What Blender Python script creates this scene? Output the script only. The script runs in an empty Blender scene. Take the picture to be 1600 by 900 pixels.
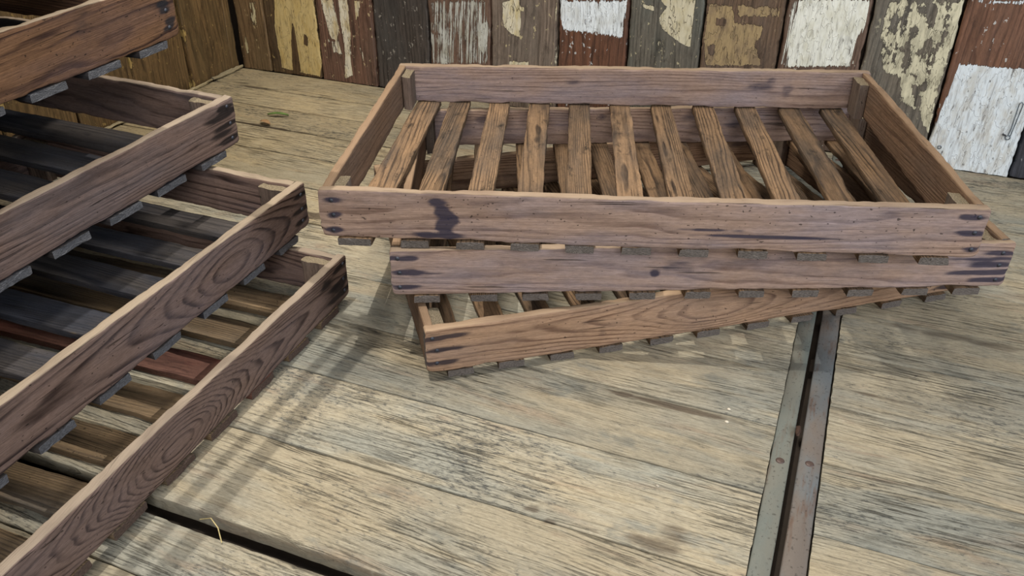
import bpy, math, numpy as np
from mathutils import Matrix, Vector

# ------------------------------------------------------------------ camera, light, exposure
SC = bpy.context.scene
COL = SC.collection
SC.view_settings.view_transform = 'Standard'
SC.view_settings.look = 'None'
SC.view_settings.gamma = 1.0
SC.view_settings.use_curve_mapping = False
SC.view_settings.exposure = 0.0

def make_camera():
    pitch, roll, yaw = 0.56011, 0.0039, -0.37850
    f = Vector((math.sin(yaw)*math.cos(pitch), math.cos(yaw)*math.cos(pitch), -math.sin(pitch)))
    r = Vector((math.cos(yaw), -math.sin(yaw), 0)); u = r.cross(f)
    r2 = r*math.cos(roll)+u*math.sin(roll); u2 = -r*math.sin(roll)+u*math.cos(roll)
    cd = bpy.data.cameras.new('camera'); cam = bpy.data.objects.new('camera', cd); COL.objects.link(cam)
    M = Matrix(((r2.x,u2.x,-f.x,0),(r2.y,u2.y,-f.y,0),(r2.z,u2.z,-f.z,0.78465),(0,0,0,1)))
    cam.matrix_world = M
    cd.sensor_fit = 'HORIZONTAL'; cd.sensor_width = 36; cd.lens = 36*1337.94/1600
    cd.clip_start = .01; cd.clip_end = 50
    SC.camera = cam
make_camera()

W = bpy.data.worlds.new('world'); SC.world = W; W.use_nodes = True
W.node_tree.nodes['Background'].inputs[0].default_value = (.90, .95, 1.0, 1)
W.node_tree.nodes['Background'].inputs[1].default_value = 0.10

def sun(name, d, strength, ang, col):
    l = bpy.data.lights.new(name, 'SUN'); l.energy = strength; l.angle = math.radians(ang); l.color = col
    o = bpy.data.objects.new(name, l); COL.objects.link(o)
    o.location = (-1, 0, 3)
    o.rotation_euler = Vector(d).to_track_quat('-Z', 'Y').to_euler()
sun('daylight_overhead', (.16, -.06, -1), 0.6, 16, (1, .96, .88))
sun('daylight_from_left', (.83, -.03, -1), 0.28, 12.0, (1, .97, .90))
def area(name, loc, target, size, power, col):
    l = bpy.data.lights.new(name, 'AREA'); l.shape = 'RECTANGLE'; l.size, l.size_y = size; l.energy = power; l.color = col
    o = bpy.data.objects.new(name, l); COL.objects.link(o); o.location = loc
    o.rotation_euler = (Vector(target)-Vector(loc)).to_track_quat('-Z', 'Y').to_euler()
area('window_light_right', (2.0, 0.5, 1.3), (0.3, 1.8, 0.15), (1.2, 1.0), 36, (.82, .91, 1))
area('doorway_light', (0.9, -1.9, 2.1), (-0.2, 1.2, 0.1), (1.8, 1.2), 80, (1, .98, .95))
area('corner_fill', (-.75, 1.45, 1.9), (-1.2, 1.72, 0), (.35, .35), 24, (1, .93, .80))  # added fill that brightens the back-left floor and wall
l = bpy.data.lights.new('stripe_spot', 'SPOT'); l.energy = 185; l.spot_size = math.radians(46); l.spot_blend = 1.0; l.shadow_soft_size = .006; l.color = (1, .96, .88)  # added spot, cone kept to the left, sharp source for the floor stripes
o = bpy.data.objects.new('stripe_spot', l); COL.objects.link(o); o.location = (-.90, .75, 2.6)
o.rotation_euler = (Vector((-.58, .72, 0))-Vector((-.90, .75, 2.6))).to_track_quat('-Z', 'Y').to_euler()
# ------------------------------------------------------------------ helpers
def lin(c):
    c = c.lstrip('#'); o = []
    for i in (0, 2, 4):
        v = int(c[i:i+2], 16)/255
        o.append(v/12.92 if v <= .04045 else ((v+.055)/1.055)**2.4)
    return (*o, 1)

def _h(i, j, k, s):
    n = (i*374761393 + j*668265263 + k*2147483647 + s*1274126177) & 0xffffffff
    n = ((n ^ (n >> 13))*1274126177) & 0xffffffff
    n = n ^ (n >> 16)
    n = (n*2246822519) & 0xffffffff
    return ((n ^ (n >> 15)) & 0xffffff)/float(0xffffff)
def vnoise(x, y=0, z=0, s=0):
    x, y, z = np.broadcast_arrays(np.asarray(x, float), np.asarray(y, float), np.asarray(z, float))
    i, j, k = [np.floor(a).astype(np.int64) for a in (x, y, z)]
    fx, fy, fz = x-i, y-j, z-k
    fx, fy, fz = [a*a*(3-2*a) for a in (fx, fy, fz)]
    r = 0
    for a in (0, 1):
        for b in (0, 1):
            for c in (0, 1):
                w = (fx if a else 1-fx)*(fy if b else 1-fy)*(fz if c else 1-fz)
                r = r + w*_h(i+a, j+b, k+c, s)
    return r*2-1

class Board:
    """Verts, faces and attributes of one worn timber: x along the grain, y thickness, z height."""
    def __init__(s, L, H, T, seed, dx=.006, dz=.006, r=.0016, wear=.0008, warp=.0015, chb=.0, cht=.0, x0=0.0,
                 centre=None, stains=(), rimtop=False, tone=None, paint=None, split=0.0, dense=None):
        rs = np.random.RandomState(seed)
        nx = max(4, int(L/dx)); xs = np.linspace(0, L, nx+1)
        if dense: xs = np.unique(np.concatenate([np.linspace(0, dense, int(dense/dx)+1), np.linspace(dense, L, 12)]))
        ends = [.0006, .002, .004]
        xs = np.unique(np.concatenate([xs, ends, [L-e for e in ends]]))
        nz = max(2, int((H-2*r)/dz)); ny = max(1, int((T-2*r)/.006))
        sec = []
        h, t = H/2-r, T/2-r
        for z in np.linspace(h, -h, nz+1): sec.append((-T/2, z))
        sec.append((-T/2+r*.3, -H/2+r*.3))
        for y in np.linspace(-t, t, ny+1): sec.append((y, -H/2))
        sec.append((T/2-r*.3, -H/2+r*.3))
        for z in np.linspace(-h, h, nz+1): sec.append((T/2, z))
        sec.append((T/2-r*.3, H/2-r*.3))
        for y in np.linspace(t, -t, ny+1): sec.append((y, H/2))
        sec.append((-T/2+r*.3, H/2-r*.3))
        sec = np.array(sec); m = len(sec)
        X = np.repeat(xs[:, None], m, 1); Y = np.repeat(sec[None, :, 0], len(xs), 0).copy(); Z = np.repeat(sec[None, :, 1], len(xs), 0).copy()
        Xn, Yn, Zn = X.copy(), Y.copy(), Z.copy()
        # rounded corners of the cut ends
        for sgn, c in ((-1, chb), (1, cht)):
            if c > 0:
                d = np.minimum(xs, L-xs); q = np.clip(1-d/c, 0, 1); cut = c*(1-np.sqrt(np.clip(1-q*q, 0, 1)))
                fac = 1-cut[:, None]/(H)*2
                Z = np.where(Z*sgn > 0, Z*fac, Z)
        # edge wear and warp
        near = np.clip((np.abs(Zn)-(H/2-.006))/.006, 0, 1)
        wv = np.clip(vnoise(X*22, np.sign(Zn)*3+5, np.sign(Yn), seed)+.1, 0, 1)+.5*np.clip(vnoise(X*90, np.sign(Zn)*3, 0, seed+3), 0, 1)
        Z -= np.sign(Zn)*near*wear*wv*1.4
        Y -= np.sign(Yn)*near*wear*wv*.6
        Y += warp*vnoise(X*2.2, 0, 0, seed+7)
        Z += warp*.6*vnoise(X*2.6, 3, 0, seed+9)
        X = X + np.where((X < .001) | (X > L-.001), .0012*vnoise(Zn*120, Yn*120, 0, seed+11), 0)
        V = np.stack([X, Y, Z], -1).reshape(-1, 3)
        n = len(xs)
        a = np.arange(n-1)[:, None]*m+np.arange(m)[None, :]
        b = np.arange(n-1)[:, None]*m+(np.arange(m)[None, :]+1) % m
        F = np.stack([a, b, b+m, a+m], -1).reshape(-1, 4)
        if centre is None: centre = (rs.uniform(.03, .12)*rs.choice([-1, 1]), rs.uniform(-.05, .05))
        off = rs.uniform(0, 40); tilt = rs.uniform(-.05, .05)
        ov = centre[2:] if len(centre) > 2 else None
        def gcof(x, y, z):
            q = 0 if ov is None else ov[1]*((x-ov[0])**2)/(1+((x-ov[0])/.13)**2)
            return np.stack([x+off, y+centre[0]+q, z+centre[1]+(tilt*(x-L/2) if ov is None else .02*(x-ov[0]))], -1)
        gc = gcof(Xn, Yn, Zn).reshape(-1, 3)
        st = np.zeros_like(Xn)
        for (cx, cz, rx, rz, am) in stains:
            dd = ((Xn-cx)/rx)**2+((Zn-cz)/rz)**2
            dd = np.sqrt(dd)+.35*vnoise(Xn*60, Zn*160, 0, seed+21)
            st = np.maximum(st, am*np.clip(1.5-dd, 0, 1)*(Yn < T*.3))
        wr = np.zeros_like(Xn)
        if rimtop: wr = np.clip((Zn-(H/2-.0032))/.0026, 0, 1)
        wr = np.maximum(wr, .35*near*np.clip(vnoise(Xn*30, 0, 0, seed+31), 0, 1))
        pm = np.zeros_like(Xn)
        if paint is not None: pm = paint(Xn, Zn)
        at = dict(gc=gc, st=st.reshape(-1), wr=wr.reshape(-1), pm=pm.reshape(-1), eg=np.zeros(len(V)))
        # end caps with their own vertices
        caps = []; base = len(V); tris = []
        for e, row in ((0, 0), (1, n-1)):
            ring = V[row*m:(row+1)*m]; c = ring.mean(0, keepdims=True)
            vv = np.concatenate([ring, c]); i0 = base+sum(len(q) for q in caps); caps.append(vv)
            idx = np.arange(m); t3 = np.stack([i0+idx, i0+(idx+1) % m, np.full(m, i0+m)], -1)
            tris.append(t3[:, ::-1] if e == 0 else t3)
            g = np.concatenate([gc[row*m:(row+1)*m], gc[row*m:(row+1)*m].mean(0, keepdims=True)])
            at['gc'] = np.concatenate([at['gc'], g])
            for k in ('st', 'wr', 'pm'): at[k] = np.concatenate([at[k], np.append(at[k][row*m:(row+1)*m], 0)])
            at['wr'][-(m+1):] *= .3; 
            at['eg'] = np.concatenate([at['eg'], np.ones(m+1)])
        V = np.concatenate([V]+caps)
        at['tn'] = np.full(len(V), rs.uniform(0, 1) if tone is None else tone)
        s.V, s.Q, s.T3, s.at = V, F[:, ::-1], np.concatenate(tris), at
    def xf(s, M):
        A = np.array(M); s.V = s.V@A[:3, :3].T+A[:3, 3]; return s

def build(name, boards, mats, parent=None):
    me = bpy.data.meshes.new(name)
    V = np.concatenate([b.V for b in boards]); o = 0; L = []; S = []; cnt = []; mi = []
    for k, b in enumerate(boards):
        L.append((b.Q+o).reshape(-1)); cnt.append(np.full(len(b.Q), 4)); L.append((b.T3+o).reshape(-1)); cnt.append(np.full(len(b.T3), 3))
        mi.append(np.full(len(b.Q)+len(b.T3), getattr(b, 'mi', 0)))
        S += [np.ones(len(b.Q), bool), np.zeros(len(b.T3), bool)]; o += len(b.V)
    L = np.concatenate(L); cnt = np.concatenate(cnt); st = np.concatenate([[0], np.cumsum(cnt)[:-1]])
    me.vertices.add(len(V)); me.vertices.foreach_set('co', V.astype(np.float32).reshape(-1))
    me.loops.add(len(L)); me.loops.foreach_set('vertex_index', L.astype(np.int32))
    me.polygons.add(len(cnt)); me.polygons.foreach_set('loop_start', st.astype(np.int32)); me.polygons.foreach_set('loop_total', cnt.astype(np.int32))
    me.polygons.foreach_set('material_index', np.concatenate(mi).astype(np.int32))
    me.update(calc_edges=True); me.validate()
    me.polygons.foreach_set('use_smooth', np.concatenate(S))
    for k in ('gc', 'st', 'wr', 'pm', 'eg', 'tn'):
        d = np.concatenate([b.at[k] for b in boards]).astype(np.float32)
        if k == 'gc': me.attributes.new(k, 'FLOAT_VECTOR', 'POINT').data.foreach_set('vector', d.reshape(-1))
        else: me.attributes.new(k, 'FLOAT', 'POINT').data.foreach_set('value', d)
    for m in (mats if isinstance(mats, (list, tuple)) else [mats]): me.materials.append(m)
    ob = bpy.data.objects.new(name, me); COL.objects.link(ob)
    if parent: ob.parent = parent
    return ob

def pydata(name, v, f, m, parent=None, smooth=True):
    me = bpy.data.meshes.new(name); me.from_pydata(v, [], f); me.update()
    if smooth: me.polygons.foreach_set('use_smooth', [True]*len(me.polygons))
    me.materials.append(m)
    ob = bpy.data.objects.new(name, me); COL.objects.link(ob)
    if parent: ob.parent = parent
    return ob
def tag(o, label=None, cat=None, group=None, kind=None):
    for k, v in (('label', label), ('category', cat), ('group', group), ('kind', kind)):
        if v: o[k] = v
    return o

# ------------------------------------------------------------------ node shorthand
class G:
    def __init__(s, name):
        s.m = bpy.data.materials.new(name); s.m.use_nodes = True; s.t = s.m.node_tree; s.t.nodes.clear()
    def n(s, ty, **kw):
        q = s.t.nodes.new(ty)
        for k, v in kw.items(): setattr(q, k, v)
        return q
    def put(s, sock, v):
        if hasattr(v, 'is_output') or isinstance(v, bpy.types.NodeSocket): s.t.links.new(v, sock)
        else: sock.default_value = v
    def attr(s, name, vec=False):
        q = s.n('ShaderNodeAttribute', attribute_name=name); return q.outputs['Vector' if vec else 'Fac']
    def m2(s, op, a, b=0.0, c=None, clamp=False):
        q = s.n('ShaderNodeMath', operation=op, use_clamp=clamp); s.put(q.inputs[0], a); s.put(q.inputs[1], b)
        if c is not None: s.put(q.inputs[2], c)
        return q.outputs[0]
    def vm(s, op, a, b):
        q = s.n('ShaderNodeVectorMath', operation=op); s.put(q.inputs[0], a); s.put(q.inputs[1], b); return q.outputs[0]
    def noise(s, vec, sc, det=3, rough=.55, dist=0.0):
        q = s.n('ShaderNodeTexNoise'); s.put(q.inputs['Vector'], s.vm('MULTIPLY', vec, sc)); q.inputs['Scale'].default_value = 1
        q.inputs['Detail'].default_value = det; q.inputs['Roughness'].default_value = rough; q.inputs['Distortion'].default_value = dist
        return q.outputs[0]
    def ss(s, v, a, b):
        q = s.n('ShaderNodeMapRange', interpolation_type='SMOOTHSTEP'); s.put(q.inputs[0], v); q.inputs[1].default_value = a; q.inputs[2].default_value = b
        return q.outputs[0]
    def mix(s, f, a, b, mode='MIX'):
        q = s.n('ShaderNodeMix', data_type='RGBA', blend_type=mode); s.put(q.inputs[0], f); s.put(q.inputs[6], a); s.put(q.inputs[7], b); return q.outputs[2]
    def sep(s, v):
        q = s.n('ShaderNodeSeparateXYZ'); s.put(q.inputs[0], v); return q.outputs
    def out(s, col, rough=.75, height=None, dist=.001, spec=.25, metal=0.0, strength=1.0):
        b = s.n('ShaderNodeBsdfPrincipled'); s.put(b.inputs['Base Color'], col); s.put(b.inputs['Roughness'], rough)
        b.inputs['Specular IOR Level'].default_value = spec; s.put(b.inputs['Metallic'], metal)
        if height is not None:
            bp = s.n('ShaderNodeBump'); bp.inputs['Distance'].default_value = dist; bp.inputs['Strength'].default_value = strength
            s.put(bp.inputs['Height'], height); s.t.links.new(bp.outputs[0], b.inputs['Normal'])
        o = s.n('ShaderNodeOutputMaterial'); s.t.links.new(b.outputs[0], o.inputs[0]); return s.m

def timber(g, light, dark, grey, F=170, K=5.0, rs=.75, gamt=.6, fibre=.5):
    """colour and height of bare timber from the grain coordinates"""
    gc = g.attr('gc', True); X = g.sep(gc)
    w = g.noise(gc, (2.2, 13, 13), 3, .5)
    w2 = g.noise(gc, (9, 45, 45), 2, .5)
    r = g.m2('SQRT', g.m2('ADD', g.m2('MULTIPLY', X[1], X[1]), g.m2('MULTIPLY', X[2], X[2])))
    ph = g.m2('ADD', g.m2('MULTIPLY', r, F), g.m2('ADD', g.m2('MULTIPLY', w, K), g.m2('MULTIPLY', w2, K*.22)))
    fr = g.m2('FRACT', ph)
    late = g.m2('MULTIPLY', g.ss(fr, .40, .84), g.m2('SUBTRACT', 1.0, g.ss(fr, .84, .98)))
    late = g.m2('MULTIPLY', late, g.m2('MULTIPLY_ADD', g.ss(g.noise(gc, (8, 60, 60), 2, .6), .3, .65), .7, .3))
    fib = g.noise(gc, (16, 520, 520), 2, .6)
    fib2 = g.noise(gc, (5, 170, 170), 3, .6)
    bl = g.noise(gc, (4.5, 15, 15), 4, .6)
    bl2 = g.noise(gc, (13, 40, 40), 5, .7, .2)
    c = g.mix(g.m2('MULTIPLY', late, rs), light, dark)
    c = g.mix(g.m2('MULTIPLY', g.ss(bl, .36, .72), gamt), c, grey)
    c = g.mix(g.m2('MULTIPLY', g.ss(bl2, .48, .86), .35), c, dark)
    f = g.m2('ADD', g.m2('MULTIPLY', fib, fibre), g.m2('MULTIPLY', fib2, fibre*1.1))
    f = g.m2('ADD', f, 1-fibre*1.05)
    c = g.mix(1.0, c, g.comb(f), 'MULTIPLY')
    gr = g.noise(gc, (90, 420, 420), 3, .75)
    c = g.mix(1.0, c, g.comb(g.m2('MULTIPLY_ADD', gr, .9, .55)), 'MULTIPLY')
    cr = g.ss(g.noise(gc, (7, 230, 230), 2, .5), .68, .76)
    c = g.mix(g.m2('MULTIPLY', cr, .6), c, lin('1c1512'))
    h = g.m2('SUBTRACT', g.m2('ADD', g.m2('MULTIPLY', fib2, .8), g.m2('MULTIPLY', fib, .5)), g.m2('MULTIPLY', late, -.25))
    h = g.m2('SUBTRACT', h, g.m2('MULTIPLY', cr, 1.2))
    return gc, c, h, bl
def _comb(s, f):
    q = s.n('ShaderNodeCombineColor'); [s.put(q.inputs[i], f) for i in range(3)]; return q.outputs[0]
G.comb = _comb

def crate_mat(name, light, dark, grey, rim, end, F=170, K=5.0, rs=.75, gamt=.6, tonelo=.75, tonehi=1.2, stain='16141a', spots=.5, fibre=.5):
    g = G(name)
    gc, c, h, bl = timber(g, lin(light), lin(dark), lin(grey), F, K, rs, gamt, fibre)
    tn = g.m2('MULTIPLY_ADD', g.attr('tn'), tonehi-tonelo, tonelo)
    c = g.mix(1.0, c, g.comb(tn), 'MULTIPLY')
    # dark mottling and insect holes
    mo = g.ss(g.noise(gc, (17, 42, 42), 6, .74, .3), .53, .76)
    c = g.mix(g.m2('MULTIPLY', mo, spots), c, lin(stain))
    ho = g.ss(g.noise(gc, (210, 330, 330), 0, .5), .79, .83)
    c = g.mix(g.m2('MULTIPLY', ho, .7), c, lin('120e0c'))
    st = g.ss(g.m2('ADD', g.attr('st'), g.m2('MULTIPLY', g.m2('SUBTRACT', g.noise(gc, (30, 200, 200), 3), .5), .5)), .15, .75)
    c = g.mix(g.m2('MULTIPLY', st, .88), c, lin(stain))
    wr = g.m2('MULTIPLY', g.ss(g.m2('ADD', g.attr('wr'), g.m2('MULTIPLY', g.m2('SUBTRACT', g.noise(gc, (14, 60, 60), 3), .5), .9)), .3, .75), .85)
    rimc = g.mix(g.m2('MULTIPLY', g.ss(g.noise(gc, (10, 30, 30), 3), .45, .7), .7), lin(rim), g.mix(.5, lin(rim), lin(dark)))
    c = g.mix(wr, c, rimc)
    en = g.noise(gc, (0, 700, 260), 2, .7)
    endc = g.mix(g.ss(en, .35, .65), g.mix(.5, lin(end), lin('1a1816')), lin(end))
    c = g.mix(g.attr('eg'), c, endc)
    return g.out(c, .78, h, .0011, .22)

# ------------------------------------------------------------------ materials
M_BOARD_R = crate_mat('weathered_crate_board', '9b8273', '513930', '857d86', '94806a', '6e6661', F=330, K=5, rs=.65, gamt=.6, tonelo=.94, tonehi=1.12, stain='29283a', spots=.22, fibre=.55)
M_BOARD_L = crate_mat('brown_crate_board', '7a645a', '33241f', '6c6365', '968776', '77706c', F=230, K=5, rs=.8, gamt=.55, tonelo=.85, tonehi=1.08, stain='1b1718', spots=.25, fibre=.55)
M_BOARD_O = crate_mat('ring_grained_crate_board', '7a645a', '2a1c18', '70666a', '9c8c78', '77706c', F=200, K=2.2, rs=1.0, gamt=.4, tonelo=.9, tonehi=1.05, stain='1b1718', spots=.15, fibre=.35)
M_BOARD_O2 = crate_mat('swirling_crate_board', 'a08168', '4f3427', '827067', 'a38a70', '6e6661', F=330, K=4.5, rs=.85, gamt=.5, stain='29242c', spots=.2, fibre=.5, tonelo=.95, tonehi=1.1)
M_BOARD_O3 = crate_mat('tight_swirl_crate_board', '745f55', '2e201b', '6c5f60', '968776', '77706c', F=330, K=7, rs=1.0, gamt=.4, stain='1b1718', spots=.2, fibre=.4, tonelo=.95, tonehi=1.05)
M_END_R = crate_mat('brown_end_board', '7e6450', '3f2c24', '6e5e54', '8d745c', '6e6661', F=330, K=5, rs=.5, gamt=.6, stain='2a1f1a', spots=.4, fibre=.5)
M_BOARD_RED = crate_mat('red_brown_crate_board', '77573f', '33201a', '5c4a48', '9c8c78', '77706c', F=300, K=6, rs=1.0, gamt=.5, stain='22242a', spots=.2, fibre=.6, tonelo=.9, tonehi=1.05)
M_SLAT_R = crate_mat('warm_brown_slat', '7f654c', '221813', '463e38', 'a08050', '6e6661', F=400, K=4, rs=.9, gamt=.8, tonelo=.72, tonehi=1.15, stain='171412', spots=1.0, fibre=1.0)
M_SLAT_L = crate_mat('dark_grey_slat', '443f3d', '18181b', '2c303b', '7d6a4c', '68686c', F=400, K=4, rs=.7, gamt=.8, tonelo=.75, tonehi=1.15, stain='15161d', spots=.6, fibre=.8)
M_SLAT_B = crate_mat('brown_grey_slat', '78644c', '3a2e24', '4e4d4b', '98794e', '5d4c44', F=400, K=4, rs=.7, gamt=.7, tonelo=.8, tonehi=1.15, stain='1a1816', spots=.5, fibre=.8)
M_SLAT_RED = crate_mat('red_stained_slat', '64463c', '2c1a18', '5c2a22', '7a5a42', '5d4c44', F=300, K=6, rs=.5, gamt=.7, tonelo=.9, tonehi=1.0, stain='1d0f0f', spots=.8)
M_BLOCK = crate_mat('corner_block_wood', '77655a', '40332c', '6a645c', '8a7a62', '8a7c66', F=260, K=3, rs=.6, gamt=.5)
M_BLOCKER = crate_mat('light_blocker_wood', '8a7058', '4d3a2c', '6b6258', '8a7a62', '8a7c66')

def floor_mat():
    g = G('weathered_floor_planks')
    gc = g.attr('gc', True); tn = g.attr('tn')
    c = g.mix(g.ss(g.noise(gc, (2.2, 5, 5), 4, .6), .35, .65), lin('a2967f'), lin('88877d'))
    c = g.mix(g.m2('MULTIPLY', g.ss(g.noise(gc, (3.5, 22, 22), 3, .6), .5, .7), .5), c, lin('ab9a7c'))
    c = g.mix(g.m2('MULTIPLY', g.ss(g.noise(gc, (6, 30, 30), 3, .6, .5), .55, .75), .5), c, lin('8d7763'))
    c = g.mix(g.m2('MULTIPLY', g.ss(g.noise(gc, (9, 16, 16), 4, .7), .56, .68), .55), c, lin('6f716c'))
    c = g.mix(g.m2('MULTIPLY', g.attr('pm'), .5), c, lin('bda577'))
    # raised grain: thin dark lines where the soft wood has worn away
    wob = g.noise(gc, (7, 30, 30), 2, .5)
    z = g.m2('ADD', g.sep(gc)[2], g.m2('MULTIPLY', wob, .011))
    cv = g.n('ShaderNodeCombineXYZ'); g.put(cv.inputs[0], g.sep(gc)[0]); g.put(cv.inputs[1], 0.0); g.put(cv.inputs[2], z)
    ln = g.noise(cv.outputs[0], (11, 1, 300), 4, .7)
    ln2 = g.noise(cv.outputs[0], (22, 1, 640), 2, .6)
    pt = g.ss(g.noise(gc, (4, 12, 12), 3, .6), .36, .62)
    lm = g.m2('MULTIPLY', g.ss(ln, .50, .66), g.m2('MULTIPLY_ADD', pt, .75, .25))
    c = g.mix(g.m2('MULTIPLY', lm, .75), c, lin('4b463c'))
    c = g.mix(g.m2('MULTIPLY', g.ss(ln2, .52, .75), .55), c, lin('6a6252'))
    c = g.mix(g.m2('MULTIPLY', g.ss(ln2, .46, .28), .35), c, lin('c0baa8'))
    bk = g.ss(g.m2('ADD', g.noise(gc, (70, 210, 210), 5, .78), g.m2('MULTIPLY', g.noise(gc, (5, 9, 9), 3), .5)), .78, .98)
    c = g.mix(g.m2('MULTIPLY', bk, .85), c, lin('3f4040'))
    gr = g.noise(gc, (120, 420, 420), 3, .75)
    c = g.mix(1.0, c, g.comb(g.m2('MULTIPLY_ADD', gr, .9, .55)), 'MULTIPLY')
    kn = g.ss(g.noise(gc, (6, 9, 9), 0, .5), .80, .84)
    c = g.mix(g.m2('MULTIPLY', kn, .5), c, lin('5c4632'))
    c = g.mix(1.0, c, g.comb(g.m2('MULTIPLY_ADD', tn, .26, .78)), 'MULTIPLY')
    c = g.mix(g.m2('MULTIPLY', g.ss(g.m2('ADD', g.attr('st'), g.m2('MULTIPLY', g.m2('SUBTRACT', g.noise(gc, (20, 120, 120), 3), .5), .5)), .2, .7), .75), c, lin('473a2f'))
    c = g.mix(g.m2('MULTIPLY', g.attr('eg'), .5), c, lin('4a443a'))
    h = g.m2('SUBTRACT', g.m2('MULTIPLY', g.noise(gc, (8, 20, 20), 3), .6), g.m2('ADD', g.m2('MULTIPLY', lm, .9), g.m2('MULTIPLY', ln2, .5)))
    return g.out(c, .8, h, .0016, .25)
M_FLOOR = floor_mat()

def wall_mat(name, light, dark, grey, paint, paint2, am=.35, sc=(26, 60, 60), crack=.5, F=140, K=5, gloss=.55, fine=.3, gamt=.6):
    g = G(name)
    gc, c, h, bl = timber(g, lin(light), lin(dark), lin(grey), F, K, .7, gamt, .85)
    mo = g.ss(g.noise(gc, (12, 40, 40), 6, .76, .3), .50, .74)
    c = g.mix(g.m2('MULTIPLY', mo, .7), c, lin('241a14'))
    pn = g.m2('ADD', g.m2('MULTIPLY', g.m2('SUBTRACT', g.noise(gc, sc, 6, .70), .5), am*2),
              g.m2('MULTIPLY', g.m2('SUBTRACT', g.noise(gc, (sc[0]*.5, sc[1]*4, sc[2]*4), 2, .6), .5), fine))
    v = g.m2('ADD', g.attr('pm'), pn)
    mk = g.ss(v, .50, .535)
    edge = g.m2('MULTIPLY', g.ss(v, .44, .50), g.m2('SUBTRACT', 1.0, mk))
    pc = g.mix(g.ss(g.noise(gc, (18, 40, 40), 4, .65), .42, .66), lin(paint), lin(paint2))
    pc = g.mix(g.m2('MULTIPLY', g.ss(g.noise(gc, (30, 190, 190), 3, .6), .50, .72), .35), pc, lin(dark))
    cn = g.noise(gc, (14, 42, 42), 3, .55, .3)
    fk = g.ss(g.noise(gc, (45, 190, 190), 3, .6), .62, .70)
    pc = g.mix(g.m2('MULTIPLY', fk, .7), pc, lin('3a3029'))
    pc = g.mix(1.0, pc, g.comb(g.m2('MULTIPLY_ADD', g.noise(gc, (30, 160, 160), 4, .75), .45, .78)), 'MULTIPLY')
    ck = g.m2('SUBTRACT', 1.0, g.ss(g.m2('ABSOLUTE', g.m2('SUBTRACT', cn, .5)), .0, .012))
    pc = g.mix(g.m2('MULTIPLY', ck, crack), pc, lin('3a2e26'))
    c = g.mix(g.m2('MULTIPLY', edge, .55), c, lin('2a211b'))
    c = g.mix(mk, c, pc)
    sp = g.ss(g.noise(gc, (55, 95, 95), 3, .7), .64, .68)
    c = g.mix(g.m2('MULTIPLY', sp, .7), c, lin(paint2))
    ru = g.ss(g.noise(gc, (5, 90, 90), 4, .7), .55, .75)
    c = g.mix(g.m2('MULTIPLY', ru, .45), c, lin(dark))
    tn = g.m2('MULTIPLY_ADD', g.attr('tn'), .2, .9)
    c = g.mix(1.0, c, g.comb(tn), 'MULTIPLY')
    hh = g.m2('ADD', g.m2('MULTIPLY', h, .35), g.m2('SUBTRACT', g.m2('MULTIPLY', mk, 1.3), g.m2('MULTIPLY', g.m2('MULTIPLY', ck, mk), .8)))
    return g.out(c, gloss, hh, .0009, .35)

def metal_mat(name, a, b, rust, metal=.35):
    g = G(name); tc = g.n('ShaderNodeTexCoord').outputs['Object']
    c = g.mix(g.ss(g.noise(tc, (14, 5, 14), 4, .6), .4, .62), lin(a), lin(b))
    c = g.mix(g.m2('MULTIPLY', g.ss(g.noise(tc, (60, 9, 60), 4, .65), .52, .68), .8), c, lin(rust))
    c = g.mix(g.m2('MULTIPLY', g.ss(g.noise(tc, (260, 200, 260), 2), .60, .7), .5), c, lin('2c2622'))
    return g.out(c, .5, g.noise(tc, (120, 60, 120), 4, .6), .0006, .4, metal)
M_MET_A = metal_mat('painted_green_grey_steel', '706f66', '666b66', '5f5348', .1)
M_MET_B = metal_mat('rusted_blue_grey_steel', '6c635c', '666a6c', '5f483a', .15)
M_NAIL = metal_mat('dark_nail_iron', '4b4e58', '34363e', '2a2422', .5)
M_RIVET = metal_mat('rusty_rivet_iron', '5a4a44', '4a3c38', '5b3a2c', .3)
M_WIRE = metal_mat('grey_wire', '7d8790', '5b646e', '4a4038', .6)
def plain(name, col, rough=.8):
    g = G(name); tc = g.n('ShaderNodeTexCoord').outputs['Object']
    c = g.mix(g.ss(g.noise(tc, (80, 80, 80), 3), .35, .65), lin(col), g.mix(.35, lin(col), lin('201a14')))
    return g.out(c, rough, g.noise(tc, (200, 200, 200), 3), .0004)
M_DARK = plain('dark_backing_timber', '2b231c')
M_LEAF = plain('green_leaf', '6f8a4a', .5)
M_LEAFB = plain('dry_brown_leaf', 'a98560', .7)
M_CHIP = plain('pale_wood_chip', 'cfc4b2')
M_CHIPB = plain('rusty_brown_chip', '3f2d24')
M_STRAW = plain('straw', 'b9a878')

def axes(o, ex, ey, ez):
    return Matrix(((ex[0], ey[0], ez[0], o[0]), (ex[1], ey[1], ez[1], o[1]), (ex[2], ey[2], ez[2], o[2]), (0, 0, 0, 1)))

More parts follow.
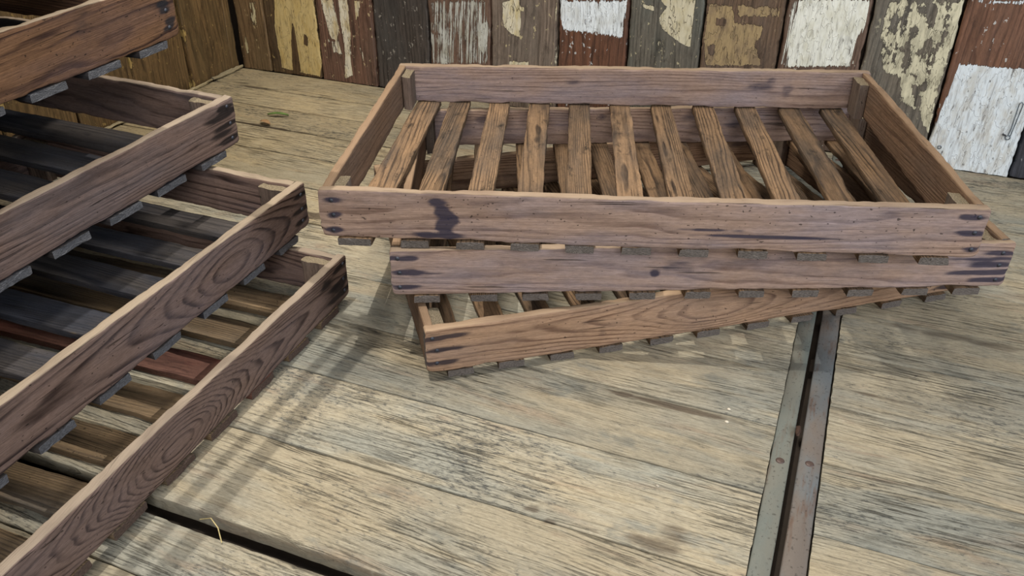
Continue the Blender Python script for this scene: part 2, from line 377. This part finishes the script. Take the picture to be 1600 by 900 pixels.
# ------------------------------------------------------------------ floor
FX = lambda x, y, z: axes((x, y, z), (1, 0, 0), (0, 0, -1), (0, 1, 0))
LX, GAPX = -1.64, .0068
def stains_for(x0, yc, lst):
    return [(x-x0, y-yc, rx, ry, a) for (x, y, rx, ry, a) in lst if abs(y-yc) < .09]
FST = [(-.93, 1.2655, .035, .008, 2.0), (-.135, .957, .075, .0035, 1.5), (-.10, .70, .035, .012, .6), (-.08, .725, .02, .018, .5), (-.60, .56, .05, .012, .4),
       (-1.5, 1.86, .05, .006, .8), (-1.3, 1.63, .09, .003, .9), (-.25, .70, .012, .008, .7), (-.225, .69, .008, .006, .7)]
ys = [.5445, .688, .832, .967, 1.095, 1.235, 1.37, 1.507, 1.628, 1.745, 1.858, 1.992]
planks = []
for i in range(len(ys)-1):
    w = ys[i+1]-ys[i]; yc = (ys[i]+ys[i+1])/2
    planks.append(Board(GAPX-LX, w-(.0020 if yc < 1.2 else .0050), .022, 500+i, dx=.009, dz=.009, r=.0008, wear=.0007, warp=.0004, stains=stains_for(LX, yc, FST), paint=(lambda x, z: np.clip(.55-(x-.62)*1.6, 0, 1)) if yc > 1.2 else None).xf(FX(LX, yc, -.011)))
yr = [.40, .53, .66, .789, .917, 1.04, 1.18, 1.305, 1.44, 1.575, 1.71, 1.85, 1.992]
for i in range(len(yr)-1):
    w = yr[i+1]-yr[i]; yc = (yr[i]+yr[i+1])/2
    planks.append(Board(1.13, w-.0014, .022, 540+i, dx=.009, dz=.009, r=.0008, wear=.0007, warp=.0004, stains=stains_for(.0725, yc, [(.15, 1.085, .08, .003, .9), (.25, 1.29, .14, .012, .55)])).xf(FX(.0725, yc, -.011)))
# near, lower panel beyond the step
yn = [-.6, -.35, -.1, .06, .19, .32, .449, .5285]
for i in range(len(yn)-1):
    w = yn[i+1]-yn[i]; yc = (yn[i]+yn[i+1])/2
    planks.append(Board(GAPX-LX, w-.0014, .022, 560+i, dx=.009, dz=.009, r=.0016, wear=.0018, warp=.0004).xf(FX(LX, yc, -.022)))
yq = [-.6, -.35, -.1, .15, .28, .398]
for i in range(len(yq)-1):
    w = yq[i+1]-yq[i]; yc = (yq[i]+yq[i+1])/2
    planks.append(Board(1.13, w-.0014, .022, 580+i, dx=.02, dz=.02, r=.0016).xf(FX(.0725, yc, -.011)))
fl = build('floor', planks, M_FLOOR); tag(fl, kind='structure')
def slab(name, lo, hi, m, parent=None):
    b = Board(hi[0]-lo[0], hi[2]-lo[2], hi[1]-lo[1], 3, dx=.3, dz=.3, wear=0, warp=0)
    return build(name, [b.xf(axes((lo[0], (lo[1]+hi[1])/2, (lo[2]+hi[2])/2), (1, 0, 0), (0, 1, 0), (0, 0, 1)))], m, parent)
slab('floor_underlay', (-1.68, -.6, -.06), (1.21, 2.02, -.0345), M_DARK, fl)

# ------------------------------------------------------------------ walls of reclaimed boards
MARKS = {
 1: [(1, [(-1.497, 0.205), (-1.369, 0.217), (-1.368, 0.043), (-1.377, 0.003), (-1.504, 0.013), (-1.509, 0.134)]), (-1, [(-1.447, 0.144), (-1.444, 0.097), (-1.442, 0.012), (-1.466, 0.009), (-1.459, 0.095)]), (-1, [(-1.413, 0.118), (-1.404, 0.11), (-1.409, 0.088), (-1.417, 0.091)])],
 0: [(0.62, [(-1.625, 0.095), (-1.606, 0.103), (-1.604, 0.042), (-1.623, 0.034)]), (0.5, [(-1.59, 0.196), (-1.551, 0.2), (-1.563, 0.111), (-1.592, 0.126)])],
 2: [(0.95, [(-1.342, 0.219), (-1.308, 0.222), (-1.304, 0.189), (-1.298, 0.147), (-1.308, 0.112), (-1.329, 0.118), (-1.335, 0.152), (-1.343, 0.185)]), (0.95, [(-1.29, 0.224), (-1.261, 0.227), (-1.264, 0.125), (-1.268, 0.022), (-1.291, 0.012), (-1.286, 0.105), (-1.29, 0.157)]), (0.75, [(-1.243, 0.228), (-1.218, 0.231), (-1.23, 0.188), (-1.244, 0.17)]), (0.55, [(-1.242, 0.11), (-1.227, 0.103), (-1.216, 0.052), (-1.237, 0.062)]), (0.55, [(-1.342, 0.117), (-1.301, 0.121), (-1.286, 0.07), (-1.327, 0.074)])],
 3: [(0.3, [(-1.176, 0.083), (-1.156, 0.082), (-1.161, 0.067), (-1.177, 0.069)])],
 4: [(0.95, [(-0.892, 0.204), (-0.861, 0.21), (-0.856, 0.186), (-0.871, 0.122), (-0.883, 0.137), (-0.891, 0.174)]), (0.5, [(-1.026, 0.248), (-0.86, 0.264), (-0.861, 0.201), (-0.897, 0.149), (-0.937, 0.141), (-0.973, 0.14), (-0.987, 0.155), (-1.02, 0.168)]), (0.5, [(-1.023, 0.168), (-0.856, 0.169), (-0.857, 0.099), (-1.02, 0.079)]), (0.9, [(-0.993, 0.104), (-0.975, 0.103), (-0.975, 0.088), (-0.994, 0.086)])],
 5: [(1, [(-0.819, 0.26), (-0.795, 0.27), (-0.775, 0.271), (-0.77, 0.218), (-0.774, 0.181), (-0.795, 0.184), (-0.812, 0.198), (-0.821, 0.221)]), (0.9, [(-0.775, 0.256), (-0.76, 0.255), (-0.763, 0.242), (-0.775, 0.244)]), (1, [(-0.803, 0.117), (-0.75, 0.121), (-0.749, 0.11), (-0.805, 0.103)]), (0.8, [(-0.683, 0.28), (-0.677, 0.281), (-0.673, 0.119), (-0.68, 0.118)])],
 6: [(0.72, [(-0.673, 0.281), (-0.509, 0.296), (-0.51, 0.21), (-0.58, 0.207), (-0.62, 0.207), (-0.64, 0.205), (-0.661, 0.211), (-0.671, 0.251)]), (1, [(-0.55, 0.285), (-0.507, 0.296), (-0.512, 0.208), (-0.556, 0.21), (-0.562, 0.232)]), (1, [(-0.671, 0.274), (-0.663, 0.27), (-0.658, 0.229), (-0.64, 0.224), (-0.641, 0.208), (-0.658, 0.211), (-0.668, 0.236)])],
 7: [(1, [(-0.432, 0.303), (-0.35, 0.311), (-0.35, 0.268), (-0.35, 0.202), (-0.375, 0.21), (-0.402, 0.226), (-0.422, 0.239), (-0.43, 0.26), (-0.413, 0.288)]), (0.95, [(-0.475, 0.289), (-0.443, 0.288), (-0.442, 0.275), (-0.463, 0.279)]), (0.45, [(-0.441, 0.229), (-0.409, 0.218), (-0.387, 0.154), (-0.433, 0.148)])],
 8: [(0.8, [(-0.323, 0.308), (-0.295, 0.307), (-0.266, 0.306), (-0.254, 0.271), (-0.192, 0.27), (-0.193, 0.241), (-0.201, 0.226), (-0.183, 0.178), (-0.313, 0.163), (-0.321, 0.227)]), (-0.8, [(-0.3, 0.276), (-0.276, 0.273), (-0.278, 0.261), (-0.298, 0.259)]), (-0.5, [(-0.316, 0.213), (-0.291, 0.223), (-0.289, 0.187), (-0.312, 0.184)]), (0.6, [(-0.26, 0.312), (-0.158, 0.315), (-0.159, 0.287), (-0.255, 0.278)])],
 9: [(0.95, [(-0.126, 0.331), (0.015, 0.344), (0.016, 0.291), (0.006, 0.263), (0.002, 0.235), (0.002, 0.199), (-0.13, 0.183), (-0.136, 0.248), (-0.13, 0.304)]), (0.55, [(-0.151, 0.329), (-0.126, 0.331), (-0.13, 0.183), (-0.147, 0.181)])],
 10: [(0.56, [(0.046, 0.347), (0.192, 0.361), (0.199, 0.297), (0.196, 0.188), (0.195, 0.087), (0.17, 0.113), (0.144, 0.167), (0.081, 0.188), (0.06, 0.206), (0.048, 0.281)]), (0.95, [(0.181, 0.36), (0.196, 0.361), (0.199, 0.297), (0.191, 0.243), (0.19, 0.188), (0.19, 0.145), (0.195, 0.075), (0.171, 0.099), (0.16, 0.155), (0.171, 0.213), (0.174, 0.268), (0.179, 0.321)]), (0.85, [(0.049, 0.315), (0.058, 0.309), (0.058, 0.262), (0.05, 0.254)]), (0.8, [(0.097, 0.204), (0.13, 0.201), (0.156, 0.118), (0.125, 0.136)]), (-0.9, [(0.127, 0.342), (0.14, 0.349), (0.15, 0.331), (0.145, 0.311), (0.132, 0.316)])],
 11: [(1.05, [(0.216, 0.231), (0.382, 0.236), (0.427, 0.086), (0.39, -0.04), (0.18, -0.04), (0.209, 0.162)]), (0.8, [(0.2, 0.361), (0.34, 0.374), (0.344, 0.362), (0.237, 0.355)])],
 12: [],
}

def sdf(px, pz, poly):
    d = np.full(px.shape, 1e9); ins = np.zeros(px.shape, bool); n = len(poly)
    for i in range(n):
        ax, az = poly[i]; bx, bz = poly[(i+1) % n]
        ex, ez = bx-ax, bz-az; wx, wz = px-ax, pz-az
        t = np.clip((wx*ex+wz*ez)/(ex*ex+ez*ez+1e-12), 0, 1)
        d = np.minimum(d, np.hypot(wx-ex*t, wz-ez*t))
        c = (az > pz) != (bz > pz)
        ins ^= c & (px < ex*(pz-az)/(ez if abs(ez) > 1e-9 else 1e-9)+ax)
    return np.where(ins, d, -d)
def painter(k, xc):
    def f(xl, zl):
        wx, wz = xc-zl, xl
        pm = np.zeros(wx.shape)
        for s, poly in MARKS.get(k, []):
            v = np.clip(.5+sdf(wx, wz, poly)/.018, 0, 1)
            pm = np.maximum(pm, v*s) if s > 0 else np.minimum(pm, 1-v*abs(s)*1.2)
        # above the part that shows, the paint simply goes on
        top = {1: .9, 2: .5, 4: .55, 5: .5, 6: .8, 7: .4, 9: .95, 10: .6, 11: .3}.get(k, .1)
        up = np.clip((wz-.36)/.05, 0, 1)
        return pm*(1-up)+top*up
    return f
seams = [-1.6445, -1.539, -1.367, -1.191, -1.028, -.851, -.674, -.5, -.326, -.152, .024, .196, .371, .55, .72, .89, 1.06, 1.21]
WM = {
 0: wall_mat('varnished_tan_board', '806648', '3c2c1c', '6d5c42', 'cfc39c', 'b8a478', .3),
 1: wall_mat('yellow_cream_painted_board', '5d4831', '2c2016', '4d4234', 'c9b27c', 'bfa56a', .22, (30, 50, 50), .15),
 2: wall_mat('red_brown_board_with_cream_flakes', '6c5042', '33231b', '4f423a', 'd3cbb6', 'c0ae86', .5, (16, 75, 75), .5),
 3: wall_mat('near_black_brown_board', '4e4641', '221e1c', '40403f', 'b8b4aa', 'a09a90', .2),
 4: wall_mat('streaky_scraped_board', '765c4e', '38271f', '5c4c42', 'c4c4bc', 'a8a496', .75, (9, 120, 120), .0, fine=.9),
 5: wall_mat('grey_brown_board_cream_patch', '7d6e62', '41362e', '6b645c', 'd9d0b8', 'ccbd92', .3, (26, 50, 50), .7),
 6: wall_mat('rust_brown_board_white_top', '6e4a38', '261813', '4b3a33', 'e2e9ee', 'd0d4d4', .6, (14, 85, 85), .0, fine=.6),
 7: wall_mat('grey_green_board_cream_patch', '6c665c', '3c3a34', '5d625c', 'd6cdb2', 'cbbf9c', .25, (24, 40, 40), .8),
 8: wall_mat('scraped_tan_board', '6b5645', '33281f', '5b5048', 'a08a66', '86735a', .5, (26, 60, 60), .4),
 9: wall_mat('cracked_white_painted_board', '6b5548', '382a22', '5a4c42', 'e2e2d8', 'd0cebe', .36, (12, 80, 80), .0, fine=.75),
 10: wall_mat('mottled_flaking_board', '6f665a', '37332e', '67645d', 'd0c8ac', 'a59e86', .8, (22, 42, 42), .5, fine=.3),
 11: wall_mat('white_and_rust_red_board', '75523f', '3f271d', '6a5246', 'dde4e9', 'cacac6', .28, (14, 70, 70), .0, fine=.7),
 12: wall_mat('blue_black_board', '3c3c42', '1e1e22', '33363f', 'a0a0a0', '909090', .2)}
wb = slab('wall_back', (-1.68, 2.016, -.03), (1.21, 2.034, 1.0), M_DARK); tag(wb, kind='structure')
for i in range(len(seams)-1):
    xc = (seams[i]+seams[i+1])/2; w = seams[i+1]-seams[i]-.003
    if i == 0: w -= .003; xc += .003
    vis = i <= 12
    b = Board(1.0, w, .022, 700+i, dx=.0032 if vis else .02, dz=.0034 if vis else .03, r=.0035, wear=.0022, warp=.0008, dense=.40 if vis else None,
              paint=painter(i, xc), centre=(.06, ((i*37) % 11-5)*.008))
    dy = [(0, .002, -.001, .003, .001, -.002, .0, .002, -.001, .001, .003, .0, .004)[i] if vis else 0][0]
    build('wall_board', [b.xf(axes((xc, 2.003+dy, .0012), (0, 0, 1), (0, 1, 0), (-1, 0, 0)))], WM[i if i <= 12 else (i*5) % 11], wb)
wl = slab('wall_left', (-1.684, -.2, -.03), (-1.668, 2.012, 1.0), M_DARK); tag(wl, kind='structure')
M_OLIVE = wall_mat('olive_varnished_board', '70583a', '33271a', '5a4c34', 'b79d64', 'a88c55', .45, (22, 46, 46), .3, gloss=.42)
ly = [1.99, 1.955, 1.785, 1.585, 1.395, 1.2, 1.0, .8, .6, .4, .2, 0, -.2]
def olive(xl, zl): return np.clip(.16+.25*vnoise(xl*14, zl*18, 0, 5)+np.clip((np.abs(zl)-.07)/.02, 0, 1)*.22, 0, .6)
for i in range(len(ly)-1):
    yc = (ly[i]+ly[i+1])/2; w = ly[i]-ly[i+1]-.003
    vis = i < 5
    b = Board(1.0, w, .018, 800+i, dx=.0035 if vis else .02, dz=.0036 if vis else .03, r=.003, wear=.0022, warp=.0008, dense=.3 if vis else None, paint=olive)
    build('wall_board', [b.xf(axes((-1.6560+(.002 if i % 2 else -.0015), yc, .0012), (0, 0, 1), (-1, 0, 0), (0, -1, 0)))], M_OLIVE, wl)
# thin pale bead nailed along the foot of the left wall
M_BEAD = crate_mat('pale_bead_wood', 'a39472', '5c4d38', '8a8270', 'b3a684', '9a9080')
b1 = Board(.13, .012, .010, 31, dx=.004, dz=.004, r=.002, wear=.003).xf(axes((-1.6355, 1.985, .0065), (0, -1, 0), (-1, 0, 0), (0, 0, 1)))
b2 = Board(.62, .009, .008, 32, dx=.004, dz=.004, r=.002, wear=.003).xf(axes((-1.6375, 1.85, .005), (0, -1, 0), (-1, 0, 0), (0, 0, 1)))
tag(build('baseboard_left', [b1, b2], M_BEAD), kind='structure')

# ------------------------------------------------------------------ steel edging let into the floor
def strip(name, x0, x1, mat, label, rivx, lean):
    prof = [(x0, -.010), (x0, -.0022), (x0+.0015, -.0010), ((x0+x1)/2, -.0008+lean*.2), (x1-.0015, -.0010), (x1, -.0026), (x1, -.014)]
    n = 120; v = []; f = []
    for i in range(n+1):
        y = -.6+2.585*i/n
        for (x, z) in prof:
            v.append((x+.0006*float(vnoise(y*9, x*90, 0, 4)), y, z+.0004*float(vnoise(y*14, x*200, 0, 8))))
    m = len(prof)
    for i in range(n):
        for j in range(m-1): f.append((i*m+j, i*m+j+1, (i+1)*m+j+1, (i+1)*m+j)[::-1])
        f.append((i*m+m-1, i*m, (i+1)*m, (i+1)*m+m-1)[::-1])
    f.append(tuple(range(m))); f.append(tuple(range(n*m, n*m+m))[::-1])
    o = pydata(name, v, f, mat)
    tag(o, label, 'metal strip')
    for y in rivx:
        vv = [(0, 0, .0012)]; ff = []
        for k, (r, z) in enumerate(((.0035, .0013), (.0056, .0002), (.0060, -.0012))):
            vv += [(r*math.cos(a*math.pi/8), r*math.sin(a*math.pi/8), z) for a in range(16)]
        for a in range(16):
            b = (a+1) % 16; ff.append((0, 1+a, 1+b))
            for k in range(2): ff.append((1+k*16+a, 17+k*16+a, 17+k*16+b, 1+k*16+b))
        rv = pydata('rivet', vv, ff, M_RIVET, o); rv.location = ((x0+x1)/2, y, -.0006)
strip('metal_strip', .0078, .0325, M_MET_A, 'grey-green painted steel strip in the floor, left of the narrow slot', (.55, .901, 1.95), .0)
strip('metal_strip', .0425, .0705, M_MET_B, 'rusty blue-grey steel strip in the floor, right of the narrow slot', (.55, .909, 1.95), .001)
# dark channel under the slot
slab('slot_liner', (.004, -.6, -.0345), (.0735, 1.99, -.016), M_DARK, fl)

# ------------------------------------------------------------------ the slatted crates
LEN, WID, SB, ST = .9, .5915, .014, .0123
def nail_mesh():
    v = [(0, -.0016, 0)]; f = []
    for (r, y) in ((.0022, -.0013), (.0032, -.0004), (.0033, .0014)):
        v += [(r*math.cos(a*math.pi/6), y, r*math.sin(a*math.pi/6)) for a in range(12)]
    for a in range(12):
        b = (a+1) % 12; f.append((0, 1+a, 1+b))
        for k in range(2): f.append((1+k*12+a, 13+k*12+a, 13+k*12+b, 1+k*12+b))
    me = bpy.data.meshes.new('nail'); me.from_pydata(v, [], f); me.update(); me.polygons.foreach_set('use_smooth', [True]*len(f)); me.materials.append(M_NAIL)
    return me
NAIL = nail_mesh()
def crate(label, group, x, y, z, yaw, tx, ty, h, slats, mb, ms, seed, extra=(), smear=.03, centres=(None, None), special={}, nails=True, chamf=.007, W_=WID):
    rt = bpy.data.objects.new('slatted_crate', None); COL.objects.link(rt); rt.empty_display_size = .1
    ex = Vector((math.cos(yaw), math.sin(yaw), tx)).normalized(); ey = Vector((-math.sin(yaw), math.cos(yaw), ty)); ey = (ey-ex*ey.dot(ex)).normalized(); ez = ex.cross(ey)
    rt.matrix_world = axes((x, y, z), ex, ey, ez)
    tag(rt, label, 'crate', group)
    rs = np.random.RandomState(seed)
    npos = []
    for end in (0, 1):
        for k, zz in enumerate((.18, .48, .80)):
            xx = .0135+rs.uniform(-.004, .006); npos.append(((xx if end == 0 else LEN-xx), zz*h+rs.uniform(-.003, .003), end))
    stf = []
    for (xx, zz, end) in npos:
        sg = 1 if end == 0 else -1; s2 = smear*rs.uniform(.4, 1.2)
        stf.append((xx+sg*s2*.35, zz-h/2, .008+s2*.7, .0042, 1.05))
    stf += [(cx*LEN, cz*h-h/2, rx, rz, a) for (cx, cz, rx, rz, a) in extra]
    def prt(name, bs, m, o_, ex_, ey_, ez_):
        return build(name, [b.xf(axes(o_, ex_, ey_, ez_)) for b in bs], m, rt)
    X, Y, Z, nY, nX, nZ = (1, 0, 0), (0, 1, 0), (0, 0, 1), (0, -1, 0), (-1, 0, 0), (0, 0, -1)
    fb = prt('side_board', [Board(LEN, h, SB, seed+1, dx=.004, dz=.004, r=.0022, wear=.0016, warp=.0018, chb=chamf, cht=.003, stains=stf, rimtop=True, centre=centres[0])], mb, (0, SB/2, h/2), X, Y, Z)
    prt('side_board', [Board(LEN, h, SB, seed+2, dx=.005, dz=.005, r=.0022, wear=.0016, warp=.0018, chb=chamf, cht=.003, rimtop=True, centre=centres[1],
        stains=[(rs.uniform(.1, .8), rs.uniform(-.02, .02), rs.uniform(.01, .03), rs.uniform(.006, .015), .5) for _ in range(4)])], mb, (0, W_-SB/2, h/2), X, Y, Z)
    for e, xx in ((0, SB/2+.001), (1, LEN-SB/2-.001)):
        prt('end_board', [Board(W_-2*SB-.0008, h-.003, SB-.001, seed+3+e, dx=.005, dz=.005, r=.002, wear=.0016, warp=.0006, rimtop=True)], M_END_R if mb in (M_BOARD_R, M_BOARD_O2) else mb, (xx, SB+.0004, h/2+.0005), Y, nX, Z)
        for q in (0, 1):
            bx = SB+.0010+.0085 if e == 0 else LEN-SB-.0010-.0085
            by = SB+.0012+.026 if q == 0 else W_-SB-.0012-.026
            prt('corner_block', [Board(h-.010, .051, .0165, seed+20+e*2+q, dx=.006, dz=.006, r=.002, wear=.0014, warp=.0002, rimtop=False)], M_BLOCK, (bx, by, .0012), Z, X, Y)
    for i, (s0, s1, w) in enumerate(slats):
        xa, xb = s0*LEN+w*LEN/2, s1*LEN+w*LEN/2
        d = Vector((xb-xa, W_+.001, 0)); ln = d.length; d.normalize()
        sd = Vector((-d.y, d.x, 0))
        b = Board(ln, w*LEN, ST-.0006, seed+40+i, dx=.007, dz=.005, r=.0012, wear=.0012, warp=.0004)
        o = build('slat', [b.xf(axes((xa, -.0008, -ST/2), d, (0, 0, -1), sd))], special.get(i, ms), rt)
    if nails:
        for (xx, zz, end) in npos:
            n = bpy.data.objects.new('nail', NAIL); COL.objects.link(n); n.parent = fb
            n.location = (xx, float(.0018*vnoise(xx*2.2, 0, 0, seed+1+7)), zz)
    return rt

def sl(f, b, w): return [(a, c, w if not isinstance(w, (list, tuple)) else w[i]) for i, (a, c) in enumerate(zip(f, b))]
R1S = sl([.024, .124, .212, .298, .383, .471, .559, .648, .738, .829, .917], [.034, .108, .196, .284, .372, .461, .550, .640, .731, .823, .912], [.054]+[.046]*10)
R2S = sl([.034, .126, .21, .297, .385, .477, .565, .655, .745, .835, .92], [.034, .12, .215, .30, .38, .475, .56, .655, .745, .84, .925], .044)
R3S = sl([.034, .12, .208, .295, .389, .477, .573, .661, .751, .845, .94], [.03, .12, .2, .29, .38, .477, .565, .66, .75, .84, .935], .044)
def lsl(far, w, seed):
    rs = np.random.RandomState(seed); return [(a, a+rs.uniform(-.008, .008), w) for a in far]
GR = 'fanned stack of three slatted crates'; GL = 'stair-stepped stack of slatted crates'
crate('pinkish-grey wooden slatted crate, topmost of the right-hand stack of three', GR, -.6487, .8993, .1950, .2967, .0130, -.0095, .0745, R1S, M_BOARD_R, M_SLAT_R, 1000,
      extra=[(.186, .80, .014, .006, .75), (.196, .62, .012, .008, 1.1), (.205, .48, .011, .011, 1.1), (.196, .28, .011, .012, 1.2), (.19, .10, .034, .005, 1.15), (.68, .30, .085, .0016, 1.3), (.60, .42, .04, .0012, .9),
             (.86, .80, .015, .01, .35)], smear=.012, centres=((.16, -.03), (.14, .05)))
crate('wooden slatted crate in the middle of the right-hand stack of three, under the topmost', GR, -.553, .9182, .1077, .400, .0070, -.0090, .0755, R2S, M_BOARD_R, M_SLAT_R, 1100,
      extra=[(.425, .42, .008, .006, 1.3), (.46, .55, .03, .012, .5), (.07, .45, .06, .002, .7), (.97, .33, .06, .004, 1.1), (.96, .62, .05, .003, .9)], smear=.03, centres=((.11, .0), (.1, .03)))
crate('wooden slatted crate with swirling grain lying on the floor under the right-hand stack', GR, -.4818, .8774, .0130, .638, 0, 0, .0775, R3S, M_BOARD_O2, M_SLAT_R, 1200,
      extra=[(.30, .35, .01, .008, .4)], smear=.035, centres=((.05, -.004, .44, 1.0), (.07, .03)))
crate('brown slatted crate on the floor, lowest of the left-hand stack, with one reddish slat', GL, -.6745, .1255, .0130, 1.6, 0, 0, .0765, lsl([.894, .792, .686, .585, .484, .383, .28, .178, .076], .062, 5), M_BOARD_O3, M_SLAT_B, 1300,
      extra=[(.93, .7, .02, .008, .8), (.97, .4, .02, .01, .8), (.955, .2, .03, .006, .9)], smear=.03, centres=((.04, .006, .47, 2.6), (.06, .0)), special={2: M_SLAT_RED, 1: M_SLAT_B})
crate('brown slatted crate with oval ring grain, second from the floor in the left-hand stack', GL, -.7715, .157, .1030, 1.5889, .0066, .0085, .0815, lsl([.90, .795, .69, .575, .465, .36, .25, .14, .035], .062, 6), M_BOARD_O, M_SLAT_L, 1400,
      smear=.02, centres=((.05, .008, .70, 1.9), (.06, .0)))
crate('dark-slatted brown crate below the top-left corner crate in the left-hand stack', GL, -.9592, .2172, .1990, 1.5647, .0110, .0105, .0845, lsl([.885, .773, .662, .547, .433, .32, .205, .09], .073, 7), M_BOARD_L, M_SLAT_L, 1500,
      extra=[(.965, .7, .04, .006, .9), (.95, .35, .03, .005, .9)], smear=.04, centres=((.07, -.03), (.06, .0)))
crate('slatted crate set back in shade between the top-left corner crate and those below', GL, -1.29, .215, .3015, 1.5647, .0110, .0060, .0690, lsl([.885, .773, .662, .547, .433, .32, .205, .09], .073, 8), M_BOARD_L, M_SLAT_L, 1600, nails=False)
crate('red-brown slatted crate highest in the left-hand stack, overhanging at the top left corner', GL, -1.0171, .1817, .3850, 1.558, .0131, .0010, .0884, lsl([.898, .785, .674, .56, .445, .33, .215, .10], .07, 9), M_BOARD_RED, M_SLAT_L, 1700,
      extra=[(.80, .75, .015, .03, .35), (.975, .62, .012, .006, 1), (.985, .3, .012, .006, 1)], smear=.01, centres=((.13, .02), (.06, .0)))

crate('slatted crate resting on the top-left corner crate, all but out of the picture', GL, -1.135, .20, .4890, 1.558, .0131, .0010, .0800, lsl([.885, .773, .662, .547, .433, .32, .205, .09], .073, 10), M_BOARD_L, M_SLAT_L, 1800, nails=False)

# ------------------------------------------------------------------ small things
def tube(pts, r, name, m, closed=False, parent=None):
    cu = bpy.data.curves.new(name, 'CURVE'); cu.dimensions = '3D'; cu.bevel_depth = r; cu.bevel_resolution = 3; cu.use_fill_caps = True
    s = cu.splines.new('POLY'); s.points.add(len(pts)-1); s.use_cyclic_u = closed
    for p, q in zip(s.points, pts): p.co = (*q, 1)
    o = bpy.data.objects.new(name, cu); 
    dg = bpy.data.meshes.new_from_object(o); bpy.data.objects.remove(o); me = dg; me.name = name
    me.materials.clear(); me.materials.append(m); me.polygons.foreach_set('use_smooth', [True]*len(me.polygons))
    o = bpy.data.objects.new(name, me); COL.objects.link(o)
    if parent: o.parent = parent
    return o
yf = 1.9905
hk = tube([(.3455+.0045*math.cos(a*math.pi/8), yf-.004, .090+.0045*math.sin(a*math.pi/8)) for a in range(16)], .0011, 'hook_and_eye', M_WIRE, True)
tag(hk, 'small steel hook and eye fixed low on the white board at the right', 'hook')
tube([(.349, yf-.0045, .093), (.3515, yf-.004, .125), (.354, yf-.003, .165), (.350, yf-.003, .169), (.3465, yf-.004, .164), (.3465, yf-.0045, .11), (.3445, yf-.005, .0955)], .0010, 'hook_arm', M_WIRE, False, hk)
tube([(.3355, yf+.004, .0955), (.3355, yf-.003, .0955), (.341, yf-.004, .094)], .0016, 'screw_shank', M_NAIL, False, hk)
sc = tube([(.222+.0035*math.cos(a*math.pi/6), yf-.0022, .048+.0035*math.sin(a*math.pi/6)) for a in range(12)], .0011, 'screw_eye', M_WIRE, True)
tag(sc, 'tiny wire eye on the left edge of the white wall board at the right', 'screw eye')
def leaf(name, m, x, y, ang, L, wd, label):
    v = []; f = []; n = 10
    for i in range(n+1):
        t = i/n; w = wd*math.sin(math.pi*min(1, t*.94+.04))**.8*(1-.25*t)
        zc = .0035+.004*math.sin(t*3.0)
        for j, s in enumerate((-1, 0, 1)):
            px, py = (t-.5)*L, s*w; v.append((x+px*math.cos(ang)-py*math.sin(ang), y+px*math.sin(ang)+py*math.cos(ang), zc+abs(s)*.003))
    for i in range(n):
        for j in range(2): a = i*3+j; f.append((a, a+3, a+4, a+1))
    o = pydata(name, v, f, m); sd = o.modifiers.new('thickness', 'SOLIDIFY'); sd.thickness = .0006
    tag(o, label, 'leaf'); return o
leaf('leaf', M_LEAF, -1.312, 1.697, .25, .055, .0075, 'small green leaf curled on the bare floorboards left of the right-hand stack')
leaf('leaf', M_LEAFB, -1.31, 1.640, -.3, .038, .009, 'dry brown leaf fragment on the floorboards in front of the green leaf')
def chip(name, m, x, y, z, sx, sy, sz, seed, label, cat):
    rs = np.random.RandomState(seed); v = []; n = 7
    for k, (zz, s) in enumerate(((0, 1), (.6, .85), (1, .4))):
        v += [(x+sx*s*math.cos(a*2*math.pi/n)*rs.uniform(.7, 1.2), y+sy*s*math.sin(a*2*math.pi/n)*rs.uniform(.7, 1.2), z+sz*zz) for a in range(n)]
    f = [tuple(range(n))[::-1], tuple(range(2*n, 3*n))]
    for k in range(2): f += [(k*n+a, k*n+(a+1) % n, (k+1)*n+(a+1) % n, (k+1)*n+a) for a in range(n)]
    tag(pydata(name, v, f, m, None, False), label, cat)
chip('rust_flake', M_CHIPB, .0355, .966, .0028, .0045, .012, .004, 1, 'rust-brown flake wedged in the slot between the two steel strips', 'debris')
chip('paint_flake', M_CHIP, -.058, .950, .0004, .0035, .0025, .002, 2, 'white fleck on the floorboards left of the steel strips, nearer the stack', 'debris')
chip('paint_flake', M_CHIP, -.060, .978, .0004, .003, .0022, .002, 3, 'pale fleck on the floorboards left of the steel strips, farther back of the two', 'debris')
chip('paint_flake', M_CHIP, -.118, .795, .0004, .0022, .002, .0015, 4, 'tiny white fleck alone on the open floorboards near the bottom of the picture', 'debris')
st = tube([(-.615, .534, .001), (-.600, .537, .006), (-.585, .530, .003), (-.575, .521, -.009)], .0007, 'straw', M_STRAW)
tag(st, 'wisp of straw caught in the dark step of the floor', 'straw')

# unseen overhead rails, added so that two of them cast stripes on the floor
rk = []
for (x0, x1) in ((-.732, -.7154), (-.7535, -.7435)):
    rk.append(Board(.66, x1-x0, .02, 90+int(-x0*100), dx=.05, dz=.02, warp=0).xf(axes(((x0+x1)/2, .24, 1.0), (0, 1, 0), (0, 0, -1), (-1, 0, 0))))
for y0 in (.24, .88):
    rk.append(Board(.92, .03, .02, 95, dx=.05, dz=.02).xf(axes((-1.64, y0, 1.0), (1, 0, 0), (0, 0, -1), (0, 1, 0))))
tag(build('stripe_rail_1', rk, M_BLOCKER), kind='structure')
# unseen boards overhead, added to keep light off the left stack
cb = [Board(1.44, .1872, .018, 60+i, dx=.1, dz=.05, wear=0, warp=0, r=.0006).xf(axes((-1.664+.09+i*.1865, -.55, 1.02), (0, 1, 0), (0, 0, 1), (1, 0, 0))) for i in range(4)]
tag(build('shade_boards', cb, M_BLOCKER), kind='structure')
